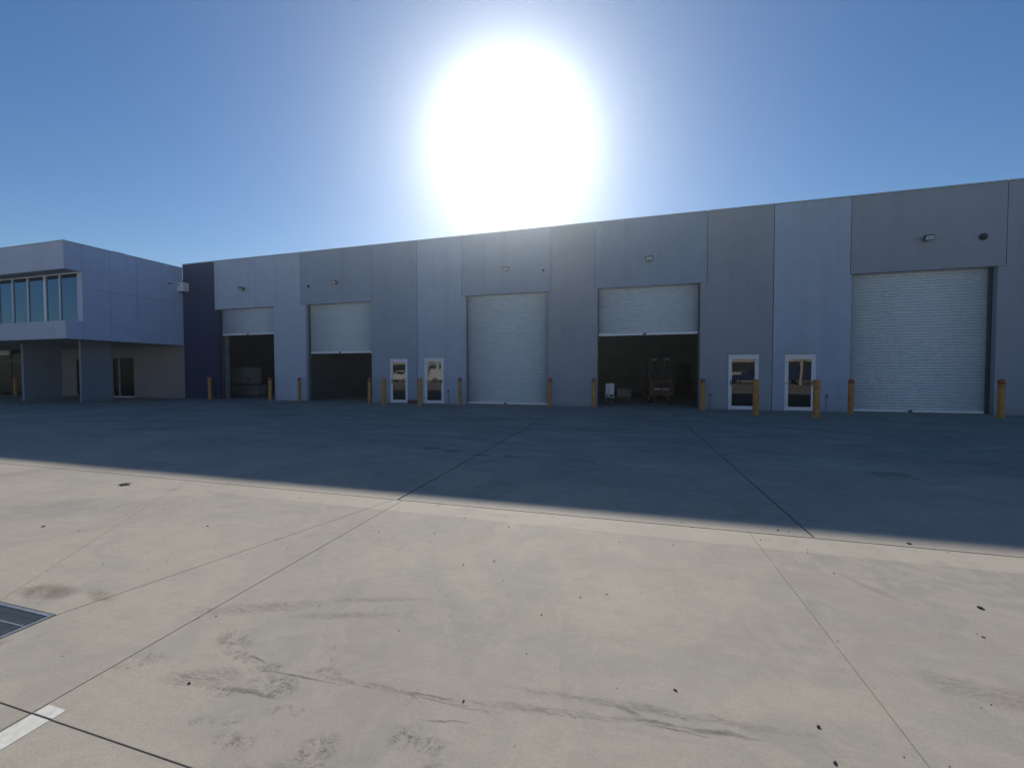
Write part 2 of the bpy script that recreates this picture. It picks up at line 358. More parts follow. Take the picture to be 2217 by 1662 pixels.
def cells(bm, rects, holes, y0, y1):
    """slab in the XZ plane: union of rects minus holes, given depth y0..y1"""
    xs = sorted({round(v, 4) for r in rects+holes for v in (r[0], r[1])}); zs = sorted({round(v, 4) for r in rects+holes for v in (r[2], r[3])})
    def solid(i, j):
        if i < 0 or j < 0 or i >= len(xs)-1 or j >= len(zs)-1: return False
        cx, cz = (xs[i]+xs[i+1])/2, (zs[j]+zs[j+1])/2
        inn = any(r[0] < cx < r[1] and r[2] < cz < r[3] for r in rects)
        return inn and not any(r[0] < cx < r[1] and r[2] < cz < r[3] for r in holes)
    vc = {}
    def v(x, y, z):
        k = (x, y, z)
        if k not in vc: vc[k] = bm.verts.new(k)
        return vc[k]
    for i in range(len(xs)-1):
        for j in range(len(zs)-1):
            if not solid(i, j): continue
            a, b, c, d = xs[i], xs[i+1], zs[j], zs[j+1]
            bm.faces.new((v(a,y0,c), v(b,y0,c), v(b,y0,d), v(a,y0,d)))
            bm.faces.new((v(a,y1,c), v(a,y1,d), v(b,y1,d), v(b,y1,c)))
            if not solid(i-1, j): bm.faces.new((v(a,y0,c), v(a,y0,d), v(a,y1,d), v(a,y1,c)))
            if not solid(i+1, j): bm.faces.new((v(b,y0,c), v(b,y1,c), v(b,y1,d), v(b,y0,d)))
            if not solid(i, j-1): bm.faces.new((v(a,y0,c), v(a,y1,c), v(b,y1,c), v(b,y0,c)))
            if not solid(i, j+1): bm.faces.new((v(a,y0,d), v(b,y0,d), v(b,y1,d), v(a,y1,d)))

# ------------------------------------------------------------------ ground
land = boxo('ground', M['land'], None, -88, 88, -58, 108, -.4, -.10); land['kind'] = 'structure'
pav = boxo('yard_pavement', M['joint'], None, -47.5, 29, -26, 17.2, -.14, -.022); pav['kind'] = 'structure'
YD = 4.03; YN = 1.07; g = .0019
def slab(poly, parent=pav):
    """one cast slab: polygon pulled in by half the joint, arrises slightly rounded"""
    pts = [Vector((x, y)) for x, y in poly]; n = len(pts)
    ar = sum(pts[i].x*pts[(i+1) % n].y - pts[(i+1) % n].x*pts[i].y for i in range(n))
    if ar < 0: pts.reverse()
    def inset(d):
        o = []
        for i in range(n):
            a, b, c = pts[i-1], pts[i], pts[(i+1) % n]
            e1 = (b-a).normalized(); e2 = (c-b).normalized()
            n1 = Vector((-e1.y, e1.x)); n2 = Vector((-e2.y, e2.x))
            k = 1 + n1.dot(n2)
            o.append(b + (n1+n2)*(d/k if k > .15 else d))
        return o
    bm = new(); A = [bm.verts.new((q.x, q.y, -.03)) for q in inset(g)]; B = [bm.verts.new((q.x, q.y, -.003)) for q in inset(g)]; D = [bm.verts.new((q.x, q.y, 0)) for q in inset(g+.0016)]
    bm.faces.new(D)
    for P, Q in ((A, B), (B, D)):
        for i in range(n): bm.faces.new((P[i], P[(i+1) % n], Q[(i+1) % n], Q[i]))
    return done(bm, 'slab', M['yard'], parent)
GX0, GX1, GY0, GY1 = -3.77, -3.22, 1.09, 1.56
JL, JR = -2.39, 1.06
# row nearest the long joint, camera side
YB, YT = YD-.005, YD+.005
slab([(GX1, GY1), (-2.50, YB), (JL, YB), (JL, YN), (GX1, YN)])
slab([(GX0+.006, GY1), (-5.592, YB), (-2.50, YB), (GX1, GY1)])
slab([(GX0, GY1), (GX0, YN), (-9.6, YN), (-9.6, YB), (-5.60, YB)])
slab([(JL, YN), (JR, YN), (JR, YB), (JL, YB)])
for a, b in ((JR, 5.6), (5.6, 10.2), (10.2, 16), (16, 22), (22, 29), (-15, -9.6), (-21, -15), (-27, -21), (-34, -27), (-41, -34), (-47.4, -41)):
    slab([(a, YN), (b, YN), (b, YB), (a, YB)])
xs = [-47.4, -41, -34, -27, -21, -15, -9.6, JL, JR, 5.6, 10.2, 16, 22, 29]
for a, b in zip(xs, xs[1:]):
    for y0, y1 in ((-3.2, YN), (-9, -3.2), (-15, -9), (-21, -15), (-26, -21)):
        slab([(a, y0), (b, y0), (b, y1), (a, y1)])
xs2 = [-47.4, -30.5, -20.0, -11.2, -2.46, 1.565, 12.5, 21, 29]
for a, b in zip(xs2, xs2[1:]):
    e_ = .008 if -3 < a < 2 else .002; f_ = .008 if -3 < b < 2 else .002; slab([(a+e_, YT), (b-f_, YT), (b-f_, 17.2), (a+e_, 17.2)])
M['sealant'] = mat('joint_sealant', (.17, .16, .14), .8, scale=30, bump=.3)
boxo('joint_sealant', M['sealant'], pav, -16, 16, YN-.0022, YN+.0022, -.02, -.004)
# painted line end
bm = new(); box(bm, -2.375, -2.265, -1.4, YN-.004, .0005, .002); box(bm, -2.375, -2.265, YN+.004, 1.118, .0005, .002); ln = done(bm, 'painted_line', M['line']); ln['kind'] = 'structure'

# drain grates
def grate(x0, x1, y0, y1, bars, label, z=0.):
    t = thing('drain_grate', label, 'drain grate', ((x0+x1)/2, (y0+y1)/2, 0))
    hx, hy = (x1-x0)/2, (y1-y0)/2
    bm = new(); box(bm, -hx, hx, -hy, hy, -.021+z, -.016+z); done(bm, 'pit', M['black'], t)
    bm = new(); f = .018
    for a in ((-hx, hx, -hy, -hy+f), (-hx, hx, hy-f, hy), (-hx, -hx+f, -hy+f, hy-f), (hx-f, hx, -hy+f, hy-f)): box(bm, *a, -.008+z, .003+z)
    done(bm, 'frame', M['galv'], t)
    first = None
    n = int((2*hx-.05)/bars)
    for i in range(n):
        x = -hx + .03 + i*(2*hx-.06)/(n-1)
        if first is None:
            bm = new(); box(bm, -.0035, .0035, -hy+f+.001, hy-f-.001, -.006+z, .0015+z); first = done(bm, 'bar', M['galv'], t, loc=(x, 0, 0))
        else:
            o = first.copy(); C.objects.link(o); o.parent = t; o.location = (x, 0, 0)
    for y in (-hy*.5, 0, hy*.5):
        boxo('cross_rod', M['galv'], t, -hx+f+.001, hx-f-.001, y-.004, y+.004, -.003+z, .0022+z)
    return t
grate(GX0+.005, GX1-.005, GY0, GY1-.006, .026, 'galvanised drain grate set in the sunlit concrete at the left edge')
grate(3.36, 3.74, 6.62, 6.96, .045, 'small dark square drain grate in the shaded concrete on the right', z=.012)
def cover(x, y, label):
    t = boxo('cover_plate', M['dsteel'], None, -.17, .17, -.05, .05, 0, .008, bev=.003); t.location = (x, y, 0)
    tag(t, label, 'cover plate'); return t
cover(-6.41, 14.63, 'thin dark cover plate on the ground before the light blue panel')
cover(1.72, 14.61, 'thin dark cover plate on the ground in front of the bay with the forklift')

# ------------------------------------------------------------------ warehouse
F = 17.24; LT = 4.87; TH = .18
wh = thing('warehouse', 'long grey precast concrete warehouse with roller shutter bays and white glass doors', 'warehouse', (0, F, 0))
ZT = 7.46
def panel(m, rects, holes=(), y0=0., y1=TH):
    bm = new(); cells(bm, [tuple(r) for r in rects], [tuple(h) for h in holes], y0, y1)
    # roofline climbs very slightly to the right, as the photograph shows
    for v in bm.verts:
        if v.co.z > 7.3: v.co.z += .0035*(v.co.x+22)
    return done(bm, 'wall_panel', m, wh)
# wh sits at (0,F,0): coordinates below are relative in Y
panel(M['navy'], [(-23.93, -21.64, 0, ZT), (-21.64, -21.39, 0, LT)])
panel(M['light'], [(-21.63, -15.965, LT+.01, ZT), (-17.67, -15.965, 0, LT+.01), (-15.965, -15.66, 0, LT-.01)])
panel(M['mid'], [(-15.945, -11.76, LT, ZT)])
panel(M['mid'], [(-11.74, -9.41, 0, ZT), (-11.84, -11.74, 0, LT-.01)], [(-10.83, -9.91, -1, 2.10)])
panel(M['blue'], [(-9.385, -7.155, 0, ZT), (-7.155, -6.98, 0, LT-.01)], [(-9.03, -8.06, -1, 2.12)])
panel(M['mid'], [(-7.13, -3.11, LT, ZT)])
panel(M['grey'], [(-3.09, -1.27, 0, ZT), (-3.20, -3.09, 0, LT-.01), (-1.27, -1.15, 0, LT-.01)])
panel(M['mid'], [(-1.25, 2.965, LT, ZT)])
panel(M['grey'], [(2.985, 5.215, 0, ZT), (2.75, 2.985, 0, LT-.01)], [(3.75, 4.78, -1, 2.10)])
panel(M['blue'], [(5.24, 7.61, 0, ZT), (7.61, 7.66, 0, LT-.01)], [(5.63, 6.61, -1, 2.08)])
panel(M['grey'], [(7.63, 11.885, LT+.01, ZT)])
panel(M['grey'], [(11.905, 14.5, 0, ZT), (11.69, 11.905, 0, LT)])
panel(M['mid'], [(14.52, 18.5, LT, ZT)])
panel(M['blue'], [(18.52, 24, 0, ZT)])
# backing behind the panel seams, so that the gaps read dark
bm = new()
for x in (-21.635, -15.955, -11.75, -9.40, -7.14, -3.10, -1.26, 2.975, 5.228, 7.62, 11.895, 14.51):
    box(bm, x-.05, x+.05, TH+.004, TH+.03, (0 if x in (-9.40, 5.228) else LT+.03), ZT-.1)
sb = done(bm, 'seam_backing', M['guide'], wh); sb['kind'] = 'stuff'
# parapet capping, in lengths
for a, b in ((-23.93, -15.95), (-15.94, -7.14), (-7.13, 2.97), (2.98, 11.89), (11.90, 24)):
    bm = new(); box(bm, a, b, -.025, TH+.05, ZT+.006, ZT+.05)
    for v in bm.verts: v.co.z += .0035*(v.co.x+22)
    done(bm, 'parapet_capping', M['cap'], wh)
# roof, rear and side walls, floor, party walls
boxo('roof', M['roof'], wh, -47, 24, TH+.05, 32, 6.6, 6.75)
boxo('rear_wall', M['inner'], wh, -47, 24, 32, 32.2, 0, 6.75)
boxo('side_wall', M['inner'], wh, 23.8, 24, TH+.01, 32, 0, 6.6)
boxo('side_wall', M['inner'], wh, -47, -46.8, TH+.01, 32, 0, 6.6)
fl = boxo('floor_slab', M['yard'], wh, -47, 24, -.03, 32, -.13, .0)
boxo('party_wall', M['inner'], wh, -22.10, -21.39, TH+.01, .60, 0, 6.6)
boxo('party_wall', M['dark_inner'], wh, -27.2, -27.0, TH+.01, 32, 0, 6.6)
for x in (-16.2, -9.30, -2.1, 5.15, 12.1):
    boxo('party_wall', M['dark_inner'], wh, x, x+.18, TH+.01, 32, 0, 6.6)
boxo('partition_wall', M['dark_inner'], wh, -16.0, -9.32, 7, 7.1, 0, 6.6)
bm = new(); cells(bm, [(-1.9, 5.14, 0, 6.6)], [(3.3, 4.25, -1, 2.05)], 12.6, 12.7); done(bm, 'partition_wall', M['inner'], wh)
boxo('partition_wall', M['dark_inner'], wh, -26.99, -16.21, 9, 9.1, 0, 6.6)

# roller shutters
PITCH = .101
def slat_mesh(w, m):
    prof = [(0, 0), (-.006, .006), (-.017, .018), (-.022, .036), (-.023, .052), (-.018, .074), (-.008, .089), (0, .096), (.004, .098), (.004, -.002)]
    bm = new(); A = [bm.verts.new((-w/2, y, z)) for y, z in prof]; B = [bm.verts.new((w/2, y, z)) for y, z in prof]
    n = len(prof)
    for i in range(n): bm.faces.new((A[i], B[i], B[(i+1) % n], A[(i+1) % n]))
    bm.faces.new(A); bm.faces.new(B[::-1])
    bmesh.ops.recalc_face_normals(bm, faces=bm.faces)
    me = bpy.data.meshes.new('slat'); bm.to_mesh(me); bm.free(); me.materials.append(m)
    for f in me.polygons: f.use_smooth = f.normal.y < -.2
    return me
def shutter(x0, x1, zb, m, label, gl=.05, gr=.05):
    """guides and head box are the shutter's own mesh; slats and bottom bar hang in it"""
    yb = TH+.05
    bm = new()
    box(bm, x0-.03, x0+gl, yb-.03, yb+.07, 0, LT+.1); box(bm, x1-gr, x1+.03, yb-.03, yb+.07, 0, LT+.1)
    box(bm, x0-.1, x1+.1, yb+.075, yb+.55, LT+.03, LT+.5)
    s = done(bm, 'roller_shutter', M['guide'], wh); s['label'] = label
    a, b = x0+gl+.002, x1-gr-.002
    me = slat_mesh(b-a, m); z = zb + .09; k = 0
    while z < LT+.02:
        o = bpy.data.objects.new('slat', me); C.objects.link(o); o.parent = s
        o.location = ((a+b)/2, yb+random.uniform(-.0015, .0015), z); z += PITCH; k += 1
    bm = new(); box(bm, a, b, yb-.028, yb+.02, zb, zb+.055, bev=.004); box(bm, a, b, yb-.012, yb+.008, zb+.056, zb+.088)
    done(bm, 'bottom_bar', M['bar'], s)
    bm = new(); xm = (a+b)/2; box(bm, xm-.14, xm-.02, yb-.045, yb-.029, zb+.010, zb+.075, bev=.004); done(bm, 'pull_handle', M['dsteel'], s)
    return s
shutter(-21.39, -17.67, 3.47, M['slat2'], 'pale shutter rolled up to a short strip over the leftmost bay', .02, .02)
shutter(-15.66, -11.84, 2.40, M['slat'], 'pale shutter pulled half way down over the second bay', .11, .03)
shutter(-6.98, -3.20, .015, M['slat'], 'closed pale shutter between the light blue and warm grey panels', .03, .03)
shutter(-1.15, 2.75, 2.93, M['slat'], 'shutter partly raised over the bay with the forklift', .03, .05)
shutter(7.66, 11.69, .015, M['slat'], 'wide closed shutter at the right with a dark guide on its right', .02, .11)
shutter(14.8, 18.2, .015, M['slat'], 'closed shutter beyond the right edge')

# glass doors (parts of the warehouse)
def glass_door(x0, x1, zt, hinge, parent=wh, yf=-.012):
    w_ = .055
    bm = new()
    box(bm, x0+.004, x0+w_, yf, yf+.11, .0, zt-.004); box(bm, x1-w_, x1-.004, yf, yf+.11, .0, zt-.004); box(bm, x0+w_, x1-w_, yf, yf+.11, zt-.065, zt-.004)
    d = done(bm, 'glass_door', M['white'], parent)
    a, b, c, e = x0+w_+.006, x1-w_-.006, .012, zt-.072
    bm = new(); s = .062; q = (yf+.012, yf+.06)
    box(bm, a, a+s, *q, c, e); box(bm, b-s, b, *q, c, e); box(bm, a+s, b-s, *q, e-.10, e); box(bm, a+s, b-s, *q, c, c+.13)
    done(bm, 'door_leaf', M['white'], d)
    boxo('pane', M['glass'], d, a+s, b-s, yf+.032, yf+.040, c+.13, e-.10)
    hx = a+.03 if hinge == 'R' else b-.03
    bm = new(); box(bm, hx-.018, hx+.018, yf+.002, yf+.011, .92, 1.12, bev=.003)
    tube(bm, (hx, yf-.045, 1.03), (hx, yf+.004, 1.03), .009); tube(bm, (hx, yf-.045, 1.03), (hx+(.11 if hinge == 'R' else -.11), yf-.045, 1.03), .009)
    done(bm, 'handle', M['dsteel'], d)
    hh = b+.003 if hinge == 'R' else a-.003
    for z in (.25, 1.0, zt-.3):
        bm = new(); tube(bm, (hh, yf-.004, z-.05), (hh, yf-.004, z+.05), .008, seg=8); done(bm, 'hinge', M['dsteel'], d)
    # head flashing with its thin dark shadow line
    boxo('head_flashing', M['dsteel'], d, x0-.012, x1+.012, yf-.014, yf+.02, zt, zt+.014)
    return d
glass_door(-10.83, -9.91, 2.10, 'R'); glass_door(-9.03, -8.06, 2.12, 'L')
glass_door(3.75, 4.78, 2.10, 'R'); glass_door(5.63, 6.61, 2.08, 'L')

# ------------------------------------------------------------------ office block on the left
OX = -23.935; OY = 12.21; OW = 12.82; OB = 2.975; OT = 7.27; OL = -47.0
of = thing('office_building', 'two storey lavender grey office block with upper ribbon window and open undercroft', 'office building', (0, 0, 0))
def obx(name, m, *a, bev=0.): return boxo(name, m, of, *a, bev=bev)
WS, WH_ = 3.775, 6.06     # upstand top, window head
# front fascia in panels, upstand in panels
for a, b in ((-28.6, OX-.004), (-33.3, -28.612), (-38, -33.312), (-42.6, -38.012), (OL, -42.612)):
    obx('fascia_panel', M['officefront'], a, b, OY, OY+.12, WH_, OT)
    obx('upstand_panel', M['officefront'], a, b, OY, OY+.12, OB, WS)
# side cladding: end returns of fascia / upstand then full sheets
obx('side_panel', M['office'], OX-.14, OX, OY+.122, OW-.01, WH_, OT)
obx('side_panel', M['office'], OX-.14, OX, OY+.122, OW-.01, OB, WS)
ys = [OW, 13.89, 15.0, 16.14, F-.004]
for a, b in zip(ys, ys[1:]):
    obx('side_panel', M['office'], OX-.14, OX, a+.006, b-.006, OB, 5.30)
    obx('side_panel', M['office'], OX-.14, OX, a+.006, b-.006, 5.312, OT)
obx('side_backing', M['dsteel'], OX-.20, OX-.145, OW+.02, F, OB+.02, OT-.02)
obx('roof', M['roof'], OL, OX-.15, OY+.13, F+.1, OT-.5, OT-.35)
obx('roof_cowl', M['officefront'], OX-.9, OX-.25, 14.2, 14.7, OT-.34, OT+.12)
bm = new(); box(bm, OL, OX+.02, OY-.02, OY+.16, OT+.003, OT+.035); box(bm, OX-.17, OX+.02, OY+.162, F, OT+.003, OT+.035); done(bm, 'capping', M['cap'], of)
obx('soffit', M['inner'], OL, OX-.005, OY+.125, F-.005, OB+.005, OB+.12)
obx('window_soffit', M['render'], OL, OX-.145, OY+.125, OW+.2, WH_+.01, WH_+.08)
obx('window_ledge', M['officefront'], OL, OX-.145, OY+.125, OW-.05, WS-.10, WS-.03)
# ribbon window
bm = new(); box(bm, -24.27, OX-.002, OW-.004, OW+.10, WS-.02, WH_+.005); done(bm, 'window_jamb', M['officefront'], of)
wt = -24.272
bm = new(); box(bm, OL, wt, OW, OW+.09, WH_-.05, WH_); box(bm, OL, wt, OW, OW+.09, WS-.03, WS+.03)
win = done(bm, 'ribbon_window', M['white'], of)
mull = [(-25.49, .05), (-26.54, .13), (-27.80, .05), (-28.95, .05), (-30.1, .13), (-31.3, .05), (-32.45, .05), (-33.6, .13), (-34.8, .05), (-36, .05), (-37.2, .13), (-38.4, .05), (-39.6, .05), (-40.8, .13), (-42, .05), (-44, .05)]
last = wt
for x, w_ in mull:
    boxo('mullion', M['white'], win, x-w_/2, x+w_/2, OW-.01, OW+.085, WS+.031, WH_-.051)
    boxo('pane', M['oglass'], win, x+w_/2, last, OW+.035, OW+.045, WS+.031, WH_-.051)
    last = x-w_/2
boxo('head_strip', M['dfascia'], win, OL+.3, wt-.02, OW+.14, OW+.16, WH_-.30, WH_-.052)  # dark strip just behind the panes, along the window head
boxo('inner_post', M['black'], win, -26.36, -26.24, OW+.10, OW+.2, WS+.03, WS+1.15)
obx('office_floor', M['inner'], OL, OX-.21, OW+.12, F, 3.15, 3.3)
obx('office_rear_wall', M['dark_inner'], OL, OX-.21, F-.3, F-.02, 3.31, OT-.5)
# blades carrying the upper storey
for x0, x1, y0, y1, m in ((-25.68, -25.53, 13.55, 14.80, M['blade']), (-30.30, -30.12, 13.65, 15.15, M['blade']), (-36.5, -36.32, 13.65, 15.15, M['blade'])):
    obx('blade_wall', m, x0, x1, y0, y1, 0, OB)
# ground floor wall at the back of the undercroft
bm = new(); cells(bm, [(-37.6, OX-.01, 0, OB)], [(-29.72, -27.95, .06, 2.33), (-32.95, -31.6, .06, 2.33)], F-.0, F+.16); done(bm, 'ground_floor_wall', M['render'], of)
def office_door(x0, x1, split, name, parent):
    bm = new(); y = F+.03
    box(bm, x0+.002, x0+.03, y, y+.08, .062, 2.328); box(bm, x1-.03, x1-.002, y, y+.08, .062, 2.328); box(bm, x0+.03, x1-.03, y, y+.08, 2.29, 2.328); box(bm, x0+.03, x1-.03, y, y+.08, .062, .09)
    if split: box(bm, split-.07, split+.07, y-.02, y+.085, .09, 2.29)
    d = done(bm, name, M['dsteel'], parent)
    return d
d = office_door(-29.72, -27.95, None, 'office_door', of)
boxo('mullion', M['blade'], d, -29.26, -29.14, F+.01, F+.10, .092, 2.288)
boxo('pane', M['dglass'], d, -29.69, -29.262, F+.06, F+.07, .092, 2.288)
boxo('pane', M['dglass'], d, -29.138, -27.98, F+.06, F+.07, .092, 2.288)
d = office_door(-32.95, -31.6, None, 'office_door', of)
boxo('pane', M['dglass'], d, -32.92, -31.63, F+.06, F+.07, .092, 2.288)
boxo('push_bar', M['bar'], d, -32.7, -32.2, F+.0, F+.03, 1.27, 1.36)
obx('threshold', M['bar'], -29.8, -27.9, F-.12, F-.005, 0, .055)
# dark glazed shopfront at the far left with its small sign board
bm = new()
for x in (-47, -45.6, -43.5, -41.4, -39.4, -37.66): box(bm, x, x+.06, F, F+.08, 0, OB)
box(bm, -47, -37.6, F+.001, F+.079, 2.2, 2.27)
d = done(bm, 'shopfront', M['dsteel'], of)
for a, b in ((-46.94, -45.6), (-45.54, -43.5), (-43.44, -41.4), (-41.34, -39.4), (-39.34, -37.66)):
    boxo('pane', M['dglass'], d, a, b, F+.03, F+.04, .02, 2.2); boxo('pane', M['dglass'], d, a, b, F+.03, F+.04, 2.27, OB)
sg = boxo('sign_board', M['lens'], None, -40.43, -39.28, F-.07, F-.01, 2.64, 3.0 - .03, bev=.01)
tag(sg, 'blank pale sign board over the dark entrance at the far left', 'sign')

# ------------------------------------------------------------------ fittings on the walls
def floodlight(x, z, label, tilt=38, face=0):
    t = thing('floodlight', label, 'floodlight', (x, F, z), group='wall floodlights above the roller shutters'); t.scale = (.85,)*3
    bm = new(); box(bm, -.055, .055, -.03, -.001, -.06, .06, bev=.006); tube(bm, (0, -.03, 0), (0, -.13, .03), .018); done(bm, 'bracket', M['dsteel'], t)
    bm = new(); box(bm, -.16, .16, -.045, .045, -.10, .10, bev=.014)
    for k in range(5): box(bm, -.13+k*.065-.006, -.13+k*.065+.006, .045, .07, -.08, .08)
    rot = Matrix.Translation((0, -.20, .03)) @ Matrix.Rotation(R(face), 4, 'Z') @ Matrix.Rotation(R(tilt), 4, 'X')
    bmesh.ops.transform(bm, matrix=rot, verts=bm.verts); done(bm, 'housing', M['dsteel'], t)
    bm = new(); box(bm, -.135, .135, -.055, -.046, -.078, .078, bev=.003); bmesh.ops.transform(bm, matrix=rot, verts=bm.verts); done(bm, 'lens', M['lens'], t)
    return t
floodlight(-19.60, 5.85, 'small dark floodlight on the pale lavender panel above the leftmost bay', 50)
floodlight(-13.81, 5.84, 'dark floodlight above the half-open second bay', 30)
floodlight(-5.04, 5.88, 'floodlight above the closed middle shutter', 30)
floodlight(.85, 5.88, 'floodlight above the bay with the forklift', 30)
floodlight(9.75, 5.89, 'dark floodlight with pale lens above the wide closed shutter on the right', 25)
def sensor(x, z, r, label):
    bm = new(); tube(bm, (0, -.05, 0), (0, 0, 0), r, r, 16)
    q = bmesh.ops.create_uvsphere(bm, u_segments=14, v_segments=8, radius=r*.82); bmesh.ops.translate(bm, verts=q['verts'], vec=(0, -.055, -.01))
    o = done(bm, 'dome_sensor', M['dsteel'], None, loc=(x, F, z)); tag(o, label, 'sensor', 'dome sensors beside the floodlights')
sensor(-15.45, 5.78, .07, 'small dark dome sensor left of the floodlight over the second bay')
sensor(-3.42, 5.76, .055, 'small dark dome sensor right of the floodlight over the closed middle shutter')
sensor(11.27, 5.85, .11, 'dark dome sensor at the far right above the wide closed shutter')
t = thing('wall_unit', 'pale box-shaped wall unit at the inner corner between office and navy panel', 'wall unit', (-23.84, F, 6.17))
bm = new(); box(bm, -.05, .38, -.33, -.002, -.24, .24, bev=.02); done(bm, 'casing', M['bar'], t)
bm = new(); box(bm, .02, .12, -.342, -.331, .06, .14, bev=.004); done(bm, 'vent', M['guide'], t)
bm = new(); box(bm, -.02, .34, -.30, -.02, -.275, -.242); done(bm, 'bracket', M['dsteel'], t)
cc = thing('security_camera', 'small dark camera on the lavender office side wall beside the pale wall unit', 'camera', (OX, 16.55, 6.33))
bm = new(); box(bm, .001, .03, -.05, .05, -.05, .05, bev=.005); tube(bm, (.03, 0, 0), (.06, 0, -.02), .015); done(bm, 'bracket', M['bar'], cc)
bm = new(); box(bm, .045, .11, -.09, .04, -.07, -.01, bev=.012); done(bm, 'housing', M['dsteel'], cc)
def tap(x, z, label):
    t = thing('garden_tap', label, 'tap', (x, F, 0))
    bm = new(); tube(bm, (0, -.03, 0), (0, -.03, z-.02), .014); box(bm, -.02, .02, -.045, -.001, z*.45, z*.45+.02); done(bm, 'pipe', M['pvc'], t)
    bm = new(); tube(bm, (0, -.03, z-.02), (0, -.03, z+.03), .018); tube(bm, (0, -.03, z), (0, -.13, z), .014); tube(bm, (0, -.125, z), (0, -.14, z-.06), .013); tube(bm, (0, -.07, z), (0, -.07, z+.05), .007); box(bm, -.04, .04, -.08, -.06, z+.05, z+.062, bev=.003)
    done(bm, 'spout', M['brass'], t)
tap(-7.81, .58, 'small dark tap on the light blue panel left of the closed middle shutter')
tap(3.12, .55, 'small dark tap on the warm grey panel right of the forklift bay')
tap(6.95, .56, 'small dark tap on a blue-grey pipe between the right glass door and wide shutter')

# ------------------------------------------------------------------ bollards
def make_bollard(red):
    t = thing('bollard', '', 'bollard')
    r = .080 if red else .092; h = 1.19; hc = h-.15 if red else h
    bm = new()
    prof = [(r+.012, 0), (r+.012, .012), (r, .02), (r, .3), (r, .6), (r, hc-.05 if not red else hc)]
    if not red: prof += [(r*.97, hc-.028), (r*.8, hc-.01), (r*.45, hc-.001), (0, hc)]
    else: prof += [(0, hc)]
    lathe(bm, prof, 24); o = done(bm, 'post', M['yellow'], t, True)
    if red:
        bm = new(); lathe(bm, [(0, hc+.001), (r+.004, hc+.001), (r+.004, h-.05), (r*.97, h-.025), (r*.75, h-.008), (r*.4, h), (0, h+.001)], 24); done(bm, 'cap', M['red'], t, True)
    else:
        bm = new(); lathe(bm, [(r+.001, hc-.085), (r+.0025, hc-.085), (r+.0025, hc-.078), (r+.001, hc-.078)], 24); done(bm, 'weld_ring', M['yellow'], t, True)
    bm = new(); lathe(bm, [(r+.013, 0), (r+.05, 0), (r+.05, .010), (r+.013, .010)], 24); done(bm, 'base_ring', M['yellow'], t, True)
    return t
BR, BP = make_bollard(True), make_bollard(False)
used = set()
for x, y, red, lab in (
    (-21.73, 16.95, 0, 'leftmost yellow bollard, standing in front of the navy wall panel'),
    (-17.68, 16.95, 1, 'yellow bollard with red top at the right side of the leftmost open bay'),
    (-15.85, 16.95, 1, 'yellow bollard with red top before the lavender pier, left of the second bay'),
    (-11.65, 16.75, 1, 'yellow bollard with red top at the right side of the second bay'),
    (-11.23+1.0, 15.75, 0, 'plain orange-yellow bollard just left of the first glass door from the left'),
    (-8.45, 15.70, 0, 'plain orange-yellow bollard between the two left glass doors'),
    (-7.10, 16.85, 1, 'yellow bollard with red top at the left side of the closed middle shutter'),
    (-3.05, 16.75, 1, 'yellow bollard with red top at the right side of the closed middle shutter'),
    (-1.26, 16.95, 1, 'yellow bollard with red top at the left side of the forklift bay'),
    (2.78, 16.70, 1, 'yellow bollard with red top at the right side of the forklift bay'),
    (4.16, 15.25, 0, 'plain orange-yellow bollard overlapping the right side of the third glass door from the left'),
    (5.77, 14.95, 0, 'plain orange-yellow bollard overlapping the right side of the rightmost glass door'),
    (7.42, 16.60, 1, 'yellow bollard with red top at the left side of the wide closed shutter'),
    (11.16, 16.20, 1, 'rightmost bollard, yellow with red top, right of the wide closed shutter'),
    (-36.6, 16.2, 0, 'dim yellow bollard under the office at the far left edge')):
    src = BR if red else BP
    o = src if src not in used else copy_tree(src)
    used.add(src)
    o.location = (x, y, 0); o.rotation_euler = (random.uniform(-.009, .009), random.uniform(-.009, .009), random.uniform(0, 6))
    o['label'] = lab; o['category'] = 'bollard'; o['group'] = 'yellow bollards in front of the warehouse'

# ------------------------------------------------------------------ things in the open bays
# forklift seen from behind; local -Y is its rear
t = thing('forklift', 'orange forklift seen from behind parked inside the open bay', 'forklift', (1.52, 20.9, 0), R(3))
bm = new()
box(bm, -.54, .54, -.95, -.35, .30, 1.05, bev=.10); box(bm, -.50, .50, -.36, .35, .32, .78, bev=.04); done(bm, 'counterweight', M['orange'], t)
bm = new(); box(bm, -.34, .34, -.965, -.945, .72, .93, bev=.01)
for k in range(6): box(bm, -.32, .32, -.975, -.966, .735+k*.032, .745+k*.032)
done(bm, 'radiator_grille', M['black'], t)
for s in (-1, 1):
    bm = new(); box(bm, .05*s, .33*s, -.975, -.951, .62, .68, bev=.004); done(bm, 'rating_plate', M['lens'], t)
bm = new(); tube(bm, (0, -.96, .5), (0, -1.02, .5), .04); box(bm, -.07, .07, -.975, -.945, .40, .60, bev=.01); done(bm, 'tow_pin', M['dsteel'], t)
def wheel(x, y, r, w_):
    bm = new(); tube(bm, (x-w_/2, y, r), (x+w_/2, y, r), r, seg=24); wo = done(bm, 'wheel', M['black'], t)
    bm = new(); tube(bm, (x-w_/2-.006, y, r), (x+w_/2+.006, y, r), r*.5, seg=16); done(bm, 'rim', M['white'], wo)
for s in (-1, 1): wheel(.42*s, -.55, .23, .17); wheel(.48*s, .75, .30, .20)
bm = new(); box(bm, -.48, .48, .35, 1.0, .30, .55, bev=.03); box(bm, -.48, .48, .72, .9, .5, 1.1, bev=.03); done(bm, 'front_cowl', M['orange'], t)
